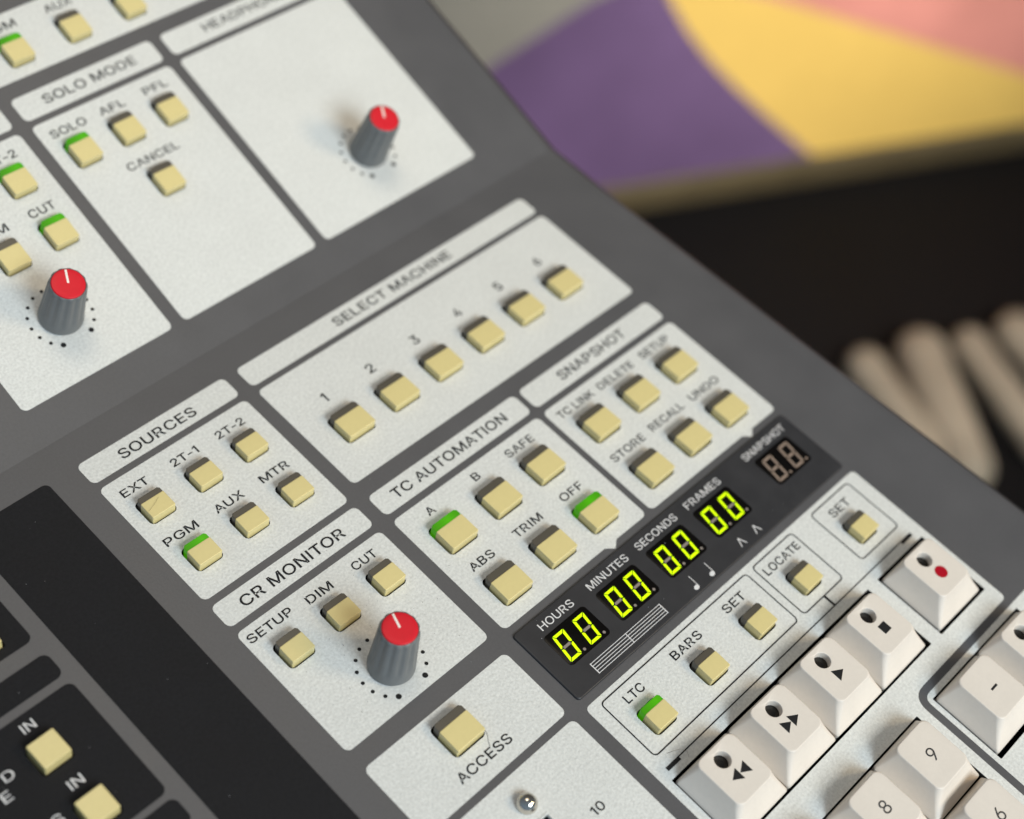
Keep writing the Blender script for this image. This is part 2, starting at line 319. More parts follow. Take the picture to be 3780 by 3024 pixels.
# ------------------------------------------------------------------ lettering (own glyph outlines, cap height 509)
GL = json.loads('''{"A":[[16,0,201,509,276,509,463,0,395,0,287,302,280,323,272,346,264,372,259,390,253,409,246,430,239,453,232,478,245,478,238,453,231,430,225,408,218,389,213,371,204,345,197,322,191,302,85,0],[110,142,110,199,370,199,370,142]],"B":[[60,0,60,509,241,509,274,507,304,501,329,491,350,477,367,461,381,442,390,421,396,398,398,374,397,353,393,336,387,320,378,307,368,295,356,286,343,278,329,272,315,267,315,262,331,260,347,254,363,245,378,234,391,220,402,203,411,184,416,161,418,136,416,111,410,88,400,67,386,48,368,31,344,18,317,8,284,2,247,0],[125,57,245,57,281,60,309,67,330,80,344,96,353,115,355,137,354,153,350,169,342,184,333,197,320,209,306,218,289,225,269,229,248,231,125,231],[125,285,238,285,256,287,273,290,288,296,302,304,314,314,323,326,330,340,335,355,336,372,333,393,326,412,313,429,294,442,270,449,240,452,125,452]],"C":[[267,-7,242,-6,217,-2,194,5,171,13,150,25,131,39,113,55,97,73,82,93,70,115,59,140,51,166,45,193,41,223,40,254,41,285,45,315,51,343,59,369,70,393,82,415,97,436,113,454,131,470,150,484,171,495,194,504,217,510,242,514,267,516,293,514,317,511,340,504,362,496,383,485,402,471,419,456,435,438,448,418,459,397,467,373,473,348,408,348,404,365,397,380,389,395,380,407,369,418,357,428,344,437,330,444,315,449,300,453,284,455,267,456,237,453,209,445,184,432,161,414,141,391,125,364,117,345,111,325,107,303,104,279,103,254,104,229,107,206,111,184,117,163,125,145,141,117,161,94,184,76,210,63,237,56,267,53,284,54,300,56,315,60,330,65,344,72,357,81,369,90,380,102,389,114,397,128,404,144,408,160,473,160,467,135,459,112,448,91,435,71,420,53,402,38,383,24,363,13,341,5,317,-2,293,-6]],"D":[[219,0,96,0,96,57,215,57,239,58,261,61,282,66,301,72,318,81,343,99,363,122,379,149,386,168,392,187,396,209,398,231,399,255,398,279,396,302,392,323,386,342,379,361,364,388,344,410,320,428,303,437,285,443,265,448,244,451,221,452,93,452,93,509,225,509,254,507,281,504,307,498,331,489,353,478,373,465,391,450,407,432,421,413,433,391,444,367,451,342,457,315,460,286,462,255,460,224,457,195,451,168,443,142,433,119,421,97,406,77,390,60,371,44,351,31,328,20,303,11,277,5,249,1],[125,509,125,0,60,0,60,509]],"E":[[60,0,60,509,372,509,372,452,125,452,125,286,355,286,355,229,125,229,125,57,375,57,375,0]],"F":[[60,0,60,509,369,509,369,452,125,452,125,278,346,278,346,221,125,221,125,0]],"G":[[269,-7,242,-6,217,-2,193,5,171,14,149,25,130,39,112,55,96,73,82,93,69,116,59,140,51,166,45,194,41,223,40,254,41,285,45,315,51,343,59,369,69,393,82,415,96,436,112,454,129,470,149,484,170,495,192,504,215,510,239,514,265,516,291,514,316,510,340,504,363,494,384,483,403,469,421,453,436,436,449,416,460,395,468,373,474,349,408,349,402,365,395,379,387,393,378,406,368,417,356,427,344,436,330,443,315,448,300,453,283,455,265,456,236,453,209,445,183,432,160,414,141,392,125,364,117,345,111,325,107,303,104,279,103,254,104,229,107,206,111,184,117,163,125,145,141,117,161,95,184,76,210,63,238,56,269,53,296,55,322,61,345,71,365,85,382,102,396,123,407,147,413,173,415,202,434,199,283,199,283,256,478,256,478,200,477,176,474,152,468,131,461,110,451,91,439,73,426,57,411,43,395,30,377,19,357,10,337,2,315,-3,292,-6]],"H":[[60,0,60,509,125,509,125,289,392,289,392,509,457,509,457,0,392,0,392,232,125,232,125,0]],"I":[[60,0,60,509,125,509,125,0]],"K":[[60,0,60,509,125,509,125,262,368,509,449,509,238,296,462,0,382,0,193,250,125,180,125,0]],"L":[[60,0,60,509,125,509,125,57,361,57,361,0]],"M":[[60,0,60,509,152,509,277,187,280,179,284,170,287,159,299,123,303,110,307,97,311,84,315,71,319,60,322,49,307,49,318,83,330,121,334,134,338,146,342,158,346,169,349,179,352,187,476,509,568,509,568,0,504,0,504,291,504,327,505,340,505,354,505,369,506,413,507,457,513,457,508,441,503,425,498,409,482,363,477,348,472,335,467,322,463,310,459,300,456,291,342,0,286,0,170,291,167,300,163,310,159,321,145,361,140,376,134,392,129,408,124,424,118,441,112,457,119,457,120,416,121,372,122,328,122,315,122,302,122,291,122,0]],"N":[[60,0,60,509,136,509,343,183,349,174,355,163,363,151,371,137,379,122,388,107,396,90,405,73,414,55,405,54,403,72,402,90,401,108,400,126,399,142,399,157,399,195,399,509,463,509,463,0,387,0,202,290,194,303,186,317,177,331,168,346,159,363,148,381,108,452,119,454,122,384,123,363,124,345,124,328,125,313,125,301,125,291,125,0]],"O":[[267,-7,241,-6,217,-2,194,5,171,13,150,25,131,39,113,55,97,73,82,93,70,115,59,140,51,166,45,193,41,223,40,254,41,285,45,315,51,343,59,369,70,393,82,415,97,436,113,454,131,470,150,484,171,495,194,504,217,510,241,514,267,516,293,514,317,510,340,504,363,495,384,484,403,470,421,454,437,436,451,415,464,393,474,369,482,343,488,315,492,285,493,254,492,223,488,193,482,166,474,140,464,115,451,93,437,73,421,55,403,39,384,25,363,13,340,5,317,-2,293,-6],[267,53,296,55,324,63,349,76,372,94,392,116,408,144,416,163,422,183,427,205,429,229,430,254,429,279,427,303,422,325,416,346,408,365,392,392,372,415,349,433,324,446,296,453,267,456,237,453,210,445,184,433,161,415,142,392,125,364,117,345,111,325,107,303,104,279,103,254,104,229,107,205,111,183,117,163,125,144,142,117,161,94,184,76,210,63,237,55]],"P":[[60,0,60,509,235,509,272,506,305,499,332,487,356,471,375,452,390,430,400,404,407,377,409,348,407,318,400,291,390,265,375,243,356,223,332,207,305,195,272,188,235,186,109,186,109,242,233,242,257,244,279,248,297,256,312,266,324,279,333,294,339,310,343,328,344,348,343,367,339,385,333,402,324,416,312,428,297,439,279,446,257,451,232,452,125,452,125,0]],"R":[[60,0,60,509,236,509,273,506,305,500,333,489,356,473,376,455,390,433,401,408,407,381,409,352,407,323,401,296,390,271,376,250,356,232,333,217,305,206,273,200,236,198,96,198,96,255,234,255,258,256,280,260,298,267,313,276,325,287,334,300,340,316,344,333,345,352,344,371,340,389,334,405,325,419,313,430,298,440,279,446,258,451,233,452,125,452,125,0],[353,0,230,229,303,229,428,0]],"S":[[224,-9,188,-7,156,-1,128,9,102,23,81,40,64,60,51,83,42,109,38,137,104,137,108,118,114,102,123,88,136,76,150,66,166,59,185,53,204,50,224,49,246,50,267,54,286,60,303,69,317,79,329,92,338,106,344,122,346,139,344,154,340,168,332,179,322,189,310,197,296,205,280,211,263,217,245,222,184,239,160,247,138,256,118,266,101,277,86,289,67,313,56,341,52,372,54,400,62,425,75,448,92,468,113,484,138,498,165,508,195,514,227,516,259,514,289,508,316,498,340,484,360,468,377,449,390,427,398,403,401,378,337,378,332,402,320,421,302,437,280,449,254,456,225,459,204,457,185,454,167,448,152,440,139,430,129,418,121,405,117,391,115,376,117,359,122,345,131,334,142,324,155,315,169,308,184,302,198,297,212,293,264,279,279,275,295,270,312,264,328,256,344,248,359,238,372,226,384,213,395,198,402,180,407,161,408,139,406,112,399,87,386,64,370,43,349,25,323,11,306,4,288,-2,268,-6,246,-8]],"T":[[32,452,32,509,417,509,417,452,257,452,257,0,193,0,193,452]],"U":[[259,-8,235,-7,213,-4,192,0,172,7,154,15,126,33,103,55,85,80,71,108,63,140,60,173,60,509,124,509,124,178,126,155,132,133,141,113,153,95,169,80,187,68,208,59,232,53,259,52,285,53,309,59,331,68,349,80,364,95,377,113,385,133,391,155,393,178,393,509,457,509,457,173,454,140,446,108,433,80,414,55,391,33,363,15,345,7,325,0,304,-4,282,-7]],"X":[[18,0,217,284,217,236,29,509,104,509,178,400,188,386,196,373,204,361,211,350,217,340,223,329,230,318,236,305,243,292,232,292,239,305,246,317,252,329,258,339,265,350,272,361,280,373,288,386,298,400,374,509,446,509,259,239,259,287,456,0,382,0,292,129,283,142,275,154,268,165,262,175,256,185,250,195,244,206,237,218,230,231,244,231,238,219,231,207,225,196,219,186,213,176,206,166,199,155,191,143,182,129,91,0]],"0":[[227,-7,205,-6,184,-2,165,4,147,13,130,24,115,38,101,53,89,71,78,91,69,113,61,138,55,164,51,192,49,222,48,254,49,286,51,316,55,344,61,370,69,395,78,417,89,437,101,455,115,471,130,484,147,496,165,504,184,511,205,514,227,516,249,514,269,511,288,504,306,496,323,484,338,471,352,455,364,437,375,417,384,395,392,370,398,344,402,316,404,286,405,254,404,222,402,192,398,164,392,138,384,113,375,91,364,71,352,53,339,38,323,24,307,13,289,4,269,-2,249,-6],[227,50,250,52,271,60,290,74,306,92,320,116,330,144,335,163,339,183,342,205,343,229,344,254,343,279,342,303,339,325,335,346,330,365,320,393,306,416,290,435,271,449,250,457,227,460,203,457,182,449,163,435,147,416,134,393,123,365,118,346,114,325,111,303,110,279,109,254,110,229,111,205,114,183,118,163,123,144,134,116,147,92,163,74,182,60,203,52]],"1":[[150,0,150,430,40,368,40,432,168,509,215,509,215,0]],"2":[[64,0,64,47,234,229,252,248,268,266,282,282,294,298,303,312,311,327,316,341,319,356,320,371,319,389,315,405,308,419,298,431,287,441,273,449,258,455,241,458,224,460,205,458,188,454,172,447,159,438,148,427,139,413,132,398,128,381,127,362,66,362,68,391,75,418,86,442,102,464,121,482,143,496,168,507,196,513,225,516,254,513,281,507,306,497,328,482,346,465,361,445,372,423,379,398,381,372,380,354,377,336,371,318,363,299,351,280,336,259,325,245,313,230,299,215,284,198,267,180,153,60,153,57,389,57,389,0]],"3":[[218,-7,188,-5,159,1,133,10,108,22,88,38,70,57,57,79,48,104,44,132,109,132,112,115,118,100,126,87,137,76,150,66,165,59,182,54,200,51,219,50,239,51,258,55,275,61,291,69,304,80,315,93,323,108,328,125,329,145,328,163,323,180,316,196,306,211,292,223,275,234,254,241,229,246,201,248,157,248,157,299,288,448,288,452,70,452,70,509,372,509,372,461,211,278,211,289,247,290,279,286,308,276,333,262,354,244,371,222,383,198,391,173,393,145,390,116,383,90,370,66,354,45,333,27,309,12,281,2,251,-5]],"4":[[40,105,40,158,247,509,311,509,109,166,109,163,413,163,413,105],[282,0,282,121,282,146,282,318,343,318,343,0]],"5":[[221,-7,192,-5,165,1,140,11,118,25,99,41,83,60,71,82,63,105,60,130,122,130,125,115,130,102,138,89,148,78,160,68,173,60,188,54,204,51,221,50,241,51,259,56,276,64,291,75,304,89,314,104,322,122,326,141,328,162,326,183,321,203,314,221,303,237,290,251,275,262,257,270,238,275,218,277,201,276,184,273,167,268,152,262,139,255,128,246,67,253,96,509,366,509,366,452,151,452,134,301,136,301,148,311,162,318,178,325,194,330,212,333,229,334,252,332,274,328,294,321,313,311,330,299,345,285,358,269,370,251,379,231,386,210,390,187,391,163,388,132,381,102,369,76,352,52,332,32,309,15,282,3,253,-4]],"6":[[226,-7,196,-4,168,3,142,15,119,31,100,51,84,74,73,101,66,130,64,162,65,187,71,212,80,239,87,256,97,275,108,295,122,317,137,340,252,509,322,509,151,261,145,261,151,270,157,279,165,288,174,295,184,302,196,307,208,311,221,313,235,314,265,312,291,305,316,295,337,280,355,262,370,240,380,215,387,187,389,157,387,127,379,98,368,73,352,50,333,30,310,14,284,3,257,-4],[226,48,245,50,263,55,279,63,293,73,304,86,314,101,322,119,326,137,327,157,326,178,322,196,314,213,304,228,293,241,279,251,263,259,245,264,226,265,207,264,190,259,174,252,160,241,148,229,138,214,131,197,126,179,125,158,126,138,131,119,138,102,148,86,160,73,174,63,190,55,207,50]],"7":[[97,0,323,448,323,452,62,452,62,509,391,509,391,449,165,0]],"8":[[226,-7,193,-5,163,1,136,11,111,25,91,42,74,62,62,84,54,109,52,135,53,156,58,176,65,195,75,212,87,228,101,241,117,252,134,260,153,265,153,267,129,276,109,289,93,308,80,330,73,354,70,380,73,405,79,429,90,450,106,469,124,485,146,498,170,508,197,514,226,516,255,514,282,508,306,498,328,485,346,469,361,450,373,429,379,405,382,380,379,354,372,330,359,308,343,289,323,276,300,267,300,265,319,260,335,252,351,241,365,228,377,212,387,195,395,176,399,156,401,135,398,109,391,84,378,62,362,42,341,25,317,11,289,1,259,-5],[226,49,248,50,267,54,285,60,300,69,313,79,323,91,331,106,335,121,337,139,335,157,330,173,322,189,312,202,298,213,283,223,265,230,247,234,226,235,206,234,187,230,169,223,154,213,140,202,130,189,122,173,117,157,115,139,117,121,121,106,129,91,139,79,152,69,167,60,185,54,205,50],[226,290,244,291,260,294,274,300,287,308,298,318,307,330,314,344,318,359,319,376,318,392,314,407,308,420,299,432,288,442,275,449,260,455,244,459,226,460,208,459,192,455,177,449,164,442,153,432,145,420,138,407,134,392,133,376,134,359,138,344,145,330,154,318,165,308,178,300,193,294,209,291]],"9":[[226,516,256,513,285,506,310,494,333,478,352,458,368,434,380,408,387,378,389,347,387,322,382,296,373,270,365,253,356,234,344,214,331,192,315,168,200,0,130,0,301,248,307,248,302,238,295,229,287,221,278,214,268,207,257,202,245,198,232,195,218,195,188,197,161,203,137,214,116,229,98,247,83,269,72,294,66,321,64,352,66,382,73,411,85,436,101,459,120,479,143,494,168,506,196,513],[226,460,207,459,190,454,174,446,160,435,148,423,138,407,131,390,127,372,125,352,127,331,131,313,138,295,148,280,160,268,174,257,190,250,207,245,226,243,245,245,263,249,279,257,293,267,305,280,314,295,322,312,326,330,327,350,326,371,322,390,314,407,305,422,293,435,279,446,263,454,245,459]],"-":[[337,244,337,188,114,188,114,244]]}''')
GAP = {'A': 18, 'T': 22, 'V': 18, 'X': 22, 'L': 50, 'I': 62, 'O': 42, 'C': 42, 'S': 40, 'G': 42, '-': 45, '1': 60}


def embolden(lp, w):
    """push a glyph outline outwards by w units (outer loops run clockwise)"""
    n = len(lp) // 2
    P = [Vector((lp[2 * i], lp[2 * i + 1])) for i in range(n)]
    out = []
    for i in range(n):
        a, p, b = P[i - 1], P[i], P[(i + 1) % n]
        d1 = (p - a).normalized(); d2 = (b - p).normalized()
        n1 = Vector((-d1.y, d1.x)); n2 = Vector((-d2.y, d2.x))
        m = (n1 + n2)
        if m.length < 0.2:
            q = p + n1 * w
        else:
            m.normalize()
            q = p + m * min(w / max(m.dot(n1), 0.3), 2.2 * w)
        out += [q.x, q.y]
    return out


GL_FINE = {k: [embolden(lp, 2.0) for lp in v] for k, v in GL.items()}
GL = {k: [embolden(lp, 8.5) for lp in v] for k, v in GL.items()}


def text_loops(s, u0, u1, v0, h, GL=GL):
    """lay the word s between u0 and u1 on base line v0 with capital height h"""
    x = 0; items = []
    for i, ch in enumerate(s):
        if ch == ' ':
            x += 190; continue
        g = GL[ch]
        xs = [p for lp in g for p in lp[0::2]]
        lo, hi = min(xs), max(xs)
        if items:
            x += GAP.get(s[i - 1], 55) + GAP.get(ch, 55) - 10
        items.append((g, x - lo)); x += hi - lo
    k = h / 529.0
    kx = (u1 - u0) / x
    loops = []
    for g, dx in items:
        for lp in g:
            loops.append([(u0 + (lp[i] + dx) * kx, v0 + (lp[i + 1] + 10) * k) for i in range(0, len(lp), 2)])
    return loops


def lettering(texts, parent, mat=None, m=None, z=0.03, extra=None, name='lettering'):
    bm = bmesh.new()
    for t in texts:
        for_glyph = text_loops(*t, GL=GL_FINE if mat in (M_WINK, M_GINK) else GL)
        add_sheet(bm, for_glyph, z)
    for lp in (extra or []):
        add_sheet(bm, lp, z)
    for f in bm.faces:
        f.normal_update()
        if f.normal.z < 0:
            f.normal_flip()
    me = bpy.data.meshes.new(name)
    bm.to_mesh(me); bm.free()
    me.materials.append(mat or M_INK)
    return link(name, me, parent, m or Matrix.Identity(4))


def outline(u0, v0, u1, v1, w, r):
    return [rr(u0, v0, u1, v1, r, 6), rr(u0 + w, v0 + w, u1 - w, v1 - w, max(r - w, 0.02), 6)]


# ------------------------------------------------------------------ the setting
DESK_Z = -202.0
bm = bmesh.new()
add_block(bm, -500, -600, 900, 700, DESK_Z - 9, DESK_Z, r=4, bev=0.8)
floor = link('floor', finish(bm, 'floor', M_DESK))
floor['kind'] = 'structure'

# ------------------------------------------------------------------ the console
console = bpy.data.objects.new('mixing_console', None)
COL.objects.link(console)
console['label'] = 'grey digital mixing console with pale control panels, cream push buttons and green time code display'
console['category'] = 'mixing console'

LARGE = (1.95, 1.42, 0.46)
SMALL = (1.50, 1.12, 0.38)
MID = (1.53, 1.38, 0.44)
PLAIN = (1.53, 1.52, 0.0)
# (kind, u, v of the cap's upper left corner, lit?, printed word)
BTN_LOW = [
    ('S', 0.93, -2.36, 0, 'EXT'), ('S', 4.13, -2.36, 0, '2T-1'), ('S', 7.32, -2.36, 0, '2T-2'),
    ('S', 0.99, -6.17, 1, 'PGM'), ('S', 4.19, -6.17, 0, 'AUX'), ('S', 7.36, -6.17, 0, 'MTR'),
    ('S', 0.98, -13.55, 0, 'SETUP'), ('S', 4.19, -13.50, 0, 'DIM'), ('S', 7.42, -13.46, 0, 'CUT'),
    ('L', 12.05, -13.58, 1, 'A'), ('L', 15.63, -13.58, 0, 'B'), ('L', 19.24, -13.56, 0, 'SAFE'),
    ('L', 12.10, -17.77, 0, 'ABS'), ('L', 15.68, -17.77, 0, 'TRIM'), ('L', 19.27, -17.75, 1, 'OFF'),
    ('L', 12.66, -4.54, 0, '1'), ('L', 16.20, -4.54, 0, '2'), ('L', 19.80, -4.51, 0, '3'),
    ('L', 23.38, -4.51, 0, '4'), ('L', 26.95, -4.53, 0, '5'), ('L', 30.53, -4.51, 0, '6'),
    ('L', 24.12, -13.57, 0, 'TC LINK'), ('L', 27.75, -13.56, 0, 'DELETE'), ('L', 31.36, -13.58, 0, 'SETUP'),
    ('L', 24.19, -17.77, 0, 'STORE'), ('L', 27.79, -17.75, 0, 'RECALL'), ('L', 31.30, -17.77, 0, 'UNDO'),
    ('S', 12.76, -28.49, 1, 'LTC'), ('S', 17.10, -28.49, 0, 'BARS'), ('S', 21.35, -28.50, 0, 'SET'),
    ('S', 25.70, -28.49, 0, 'LOCATE'), ('S', 31.18, -28.55, 0, 'SET'),
    ('L', 3.97, -22.22, 0, 'ACCESS'),
    ('P', -11.45, -9.98, 0, 'IN'), ('P', -11.43, -13.68, 0, 'IN'), ('P', -10.55, -3.10, 0, ''),
]
BTN_UP = [
    ('M', 11.56, 15.02, 1, 'SOLO'), ('M', 14.76, 15.06, 0, 'AFL'), ('M', 17.94, 15.02, 0, 'PFL'),
    ('M', 14.74, 11.06, 0, 'CANCEL'), ('M', 7.05, 15.06, 1, '2T-2'), ('M', 7.08, 11.10, 1, 'CUT'),
    ('M', 3.86, 11.06, 0, 'DIM'), ('M', 12.22, 22.74, 1, 'PGM'), ('M', 16.34, 22.72, 0, 'AUX'),
    ('M', 20.45, 22.70, 0, ''), ('M', 3.86, 15.06, 0, '2T-1'),
]
DIMS = {'L': LARGE, 'S': SMALL, 'M': MID, 'P': PLAIN}


def hole_of(b):
    w, h, ln = DIMS[b[0]]
    u, v = b[1], b[2]
    return rr(u - 0.11, v - h - 0.10, u + w + 0.10, v + ln + 0.09, 0.30 if b[0] != 'P' else 0.18, 5)


KEY_CUTS = [
    rr(29.90, -36.33, 34.52, -31.72, 0.05, 2),
    rr(11.38, -36.28, 28.93, -31.74, 0.05, 2),
    rr(11.38, -54.0, 24.52, -38.30, 0.05, 2),
    rr(26.08, -42.92, 34.95, -38.30, 0.05, 2),
]
SLOT = rr(4.42, -50.0, 5.27, -28.72, 0.04, 2)
LOW_HOLES = [hole_of(b) for b in BTN_LOW] + KEY_CUTS + [SLOT]
UP_HOLES = [hole_of(b) for b in BTN_UP]


def inside(lp, poly):
    """is the first loop's centre inside the polygon?"""
    cx = sum(p[0] for p in lp) / len(lp); cy = sum(p[1] for p in lp) / len(lp)
    c = False
    for i in range(len(poly)):
        (x1, y1), (x2, y2) = poly[i - 1], poly[i]
        if (y1 > cy) != (y2 > cy) and cx < (x2 - x1) * (cy - y1) / (y2 - y1) + x1:
            c = not c
    return c


# chassis: painted top plates with cut holes, rolled right-hand edge, closed body down to the desk
def edge_low(v):
    pts = [(-56, 41.5), (-35, 40.8), (-2, 39.75), (4, 39.70)]
    for (a, b), (c, d) in zip(pts, pts[1:]):
        if a <= v <= c:
            return b + (d - b) * (v - a) / (c - a)
    return pts[-1][1]


U0, V0, W1 = -34.0, -56.0, 36.0
EDGE_L = [(edge_low(v), v) for v in (-56, -50, -45, -40, -35, -30, -24, -18, -12, -7, -2, 1, 4)]
EDGE_U = [(39.70, 0), (39.76, 3), (39.85, 10), (39.90, 20), (39.90, W1)]
bm = bmesh.new()
add_sheet(bm, [[(U0, V0)] + EDGE_L + [(U0, 4)]] + LOW_HOLES, 0)
up_bm = bmesh.new()
add_sheet(up_bm, [[(U0, 0)] + EDGE_U + [(U0, W1)]] + UP_HOLES, 0)


def add_walls(b, holes, depth):
    for lp in holes:
        n = len(lp)
        a = [b.verts.new((p[0] * S, p[1] * S, 0)) for p in lp]
        c = [b.verts.new((p[0] * S, p[1] * S, -depth * S)) for p in lp]
        for i in range(n):
            f = b.faces.new((a[i], c[i], c[(i + 1) % n], a[(i + 1) % n])); f.material_index = 1  # hole walls take the darkened colour that stands for shade


add_walls(bm, LOW_HOLES, 0.40)
add_walls(up_bm, UP_HOLES, 0.40)
up_me = bpy.data.meshes.new('tmp'); up_bm.to_mesh(up_me); up_bm.free()
up_me.transform(UP)
bm.from_mesh(up_me)
bpy.data.meshes.remove(up_me)
# rolled edge and side wall
ROLL = 1.15
path = [(Vector((u, v, 0)), LOW) for u, v in EDGE_L[:-1]]
MID_M = Matrix.Translation((0, 4.0 * S, 0)) @ Matrix.Rotation(TH / 2, 4, 'X')
path.append((Vector((39.70, 0, 0)), MID_M))
path += [(Vector((u, w, 0)), UP) for u, w in EDGE_U[1:]]
cols = []
Rup = UP.to_3x3()
for p, m in path:
    col = []
    for k in range(9):
        a = math.pi / 2 * k / 8
        q = Vector((p.x + ROLL * math.sin(a), p.y, -ROLL * (1 - math.cos(a)))) * S
        col.append(m @ q)
    col.append(Vector((col[-1].x, col[-1].y, DESK_Z * S)))
    cols.append([bm.verts.new(q) for q in col])
for a, b in zip(cols, cols[1:]):
    for k in range(len(a) - 1):
        f = bm.faces.new((a[k], a[k + 1], b[k + 1], b[k]))
        f.material_index = 1 if k >= 2 else 0  # outer roll is chassis too, coloured dark to look shaded
# other sides of the body
back = UP @ Vector((U0 * S, W1 * S, 0)); back2 = UP @ Vector((39.9 * S, W1 * S, 0))
crease = Vector((U0 * S, 4 * S, 0))
zb = DESK_Z * S
fl = Vector((U0 * S, V0 * S, 0)); fr = Vector((41.5 * S, V0 * S, 0))


def quad(*ps):
    bm.faces.new([bm.verts.new(p) for p in ps])


dn = lambda p: Vector((p.x, p.y, zb))
quad(fl, fr, dn(fr), dn(fl))
quad(back2, back, dn(back), dn(back2))
quad(crease, fl, dn(fl), dn(crease))
quad(back, crease, dn(crease), dn(back))
bmesh.ops.remove_doubles(bm, verts=bm.verts[:], dist=1e-6)
chassis = link('chassis', finish(bm, 'chassis', [M_GREY, M_EDGE_SHADE], sharp=30, flat=(Vector((0, 0, 1)), Rup @ Vector((0, 0, 1)))), console, Matrix.Identity(4))


# -------- printed panels
def panel(name, loop, m, holes, mat=M_WHITE, z=0.014, label=None):
    hs = [h for h in holes if inside(h, loop)]
    return link(name, sheet([loop] + hs, z, name, mat), console, m, label)


RC = 0.36
p_src = panel('control_panel', rr(0, -8.88, 10, 0, RC), LOW, LOW_HOLES)
p_sel = panel('control_panel', rr(10.91, -8.24, 34.9, 0.02, RC), LOW, LOW_HOLES)
mark = lambda u: [(u - 0.50, -20.16), (u, -20.55), (u + 0.50, -20.16)]


def tabbed(u0, v0, u1, v1, ut):
    lp = rr(u0, v0, u1, v1, RC)
    # insert the small pointer tab in the bottom edge
    i = next(k for k in range(len(lp)) if abs(lp[k][1] - v0) < 1e-6 and abs(lp[(k + 1) % len(lp)][1] - v0) < 1e-6)
    return lp[:i + 1] + [(ut - 0.50, v0), (ut, v0 - 0.39), (ut + 0.50, v0)] + lp[i + 1:]


p_tc = panel('control_panel', tabbed(10.91, -20.16, 22.6, -11.37, 19.47), LOW, LOW_HOLES)
p_snap = panel('control_panel', tabbed(23.04, -20.16, 34.9, -11.37, 32.03), LOW, LOW_HOLES)
p_cr = panel('control_panel', rr(0, -19.93, 10, -11.37, RC), LOW, LOW_HOLES)
p_acc = panel('control_panel', rr(0, -25.63, 10, -21.08, RC), LOW, LOW_HOLES)
p_fad = panel('control_panel', rr(0, -55, 10, -26.07, RC), LOW, LOW_HOLES)
p_key = panel('keypad_panel', round_path([(10.88, -26.1), (10.88, -55), (25.25, -55), (25.25, -37.47), (35.05, -37.47), (35.05, -26.1)],
                                         [RC, 0, 0, 1.05, RC, RC]), LOW, LOW_HOLES)
hs = [h for h in LOW_HOLES if inside(h, [(10.9, -55), (25, -55), (25, -37), (35, -37), (35, -26), (10.9, -26)])]
p_pm = panel('keypad_panel', round_path([(25.74, -37.94), (25.74, -55), (37.6, -55), (37.6, -37.94)], [0.55, 0, 0, RC]), LOW, LOW_HOLES)

# -------- title strips
h_src = panel('title_strip', rr(0, 0.42, 10, 1.98, RC), LOW, [])
h_sel = panel('title_strip', rr(10.91, 0.42, 34.85, 1.98, RC), LOW, [])
h_tc = panel('title_strip', rr(10.91, -10.92, 22.6, -9.33, RC), LOW, [])
h_snap = panel('title_strip', rr(23.02, -10.92, 34.88, -9.31, RC), LOW, [])
h_cr = panel('title_strip', rr(0, -10.91, 10.02, -9.33, RC), LOW, [])
# raised section
p_2t = panel('control_panel', rr(-0.28, 2.27, 9.78, 17.33, RC), UP, UP_HOLES)
p_solo = panel('control_panel', rr(10.62, 2.27, 20.75, 17.33, RC), UP, UP_HOLES)
p_head = panel('control_panel', rr(21.53, 2.27, 34.67, 17.33, RC), UP, UP_HOLES)
h_2t = panel('title_strip', rr(-0.28, 17.76, 9.78, 19.46, RC), UP, [])
h_solo = panel('title_strip', rr(10.62, 17.76, 20.75, 19.46, RC), UP, [])
h_head = panel('title_strip', rr(21.53, 17.76, 34.67, 19.46, RC), UP, [])
p_top = panel('control_panel', rr(-0.28, 20.52, 34.67, 25.0, RC), UP, UP_HOLES)
# dark panels
d_big = panel('dark_panel', rr(-6.83, -55, -1.80, 2.02, RC), LOW, [], M_BLACK)
d_a = panel('dark_panel', rr(-33, -5.26, -7.71, 2.02, 0.42), LOW, LOW_HOLES, M_BLACK)
d_b = panel('dark_panel', rr(-33, -7.76, -7.70, -6.21, 0.42), LOW, [], M_BLACK)
d_c = panel('dark_panel', rr(-33, -15.84, -7.69, -8.25, 0.42), LOW, LOW_HOLES, M_BLACK)
d_d = panel('dark_panel', rr(-33, -17.75, -7.66, -16.20, 0.42), LOW, [], M_BLACK)

# -------- lettering and printed marks
HB = 0.66
lettering([('SOURCES', 2.22, 7.30, 0.80, HB)], h_src)
lettering([('SELECT MACHINE', 17.80, 27.50, 0.88, HB)], h_sel)
lettering([('TC AUTOMATION', 12.14, 21.08, -10.45, HB)], h_tc)
lettering([('SNAPSHOT', 25.83, 31.75, -10.42, HB)], h_snap)
lettering([('CR MONITOR', 1.39, 8.40, -10.47, HB)], h_cr)
LB = 0.52
lettering([('EXT', 0.74, 2.44, -1.28, LB), ('2T-1', 4.02, 5.76, -1.30, LB), ('2T-2', 7.08, 8.98, -1.32, LB),
           ('PGM', 0.61, 2.71, -5.13, LB), ('AUX', 3.93, 5.83, -5.12, LB), ('MTR', 7.09, 9.01, -5.11, LB)], p_src)
lettering([(str(k + 1), u, u + (0.28 if k == 0 else 0.52), -3.0, 0.66)
           for k, u in enumerate((13.50, 16.95, 20.56, 24.16, 27.75, 31.32))], p_sel)
lettering([('A', 12.78, 13.33, -12.43, LB), ('B', 16.45, 16.93, -12.38, LB), ('SAFE', 19.12, 21.29, -12.45, LB),
           ('ABS', 12.15, 13.91, -16.56, LB), ('TRIM', 15.59, 17.73, -16.57, LB), ('OFF', 19.41, 21.14, -16.57, LB)], p_tc)
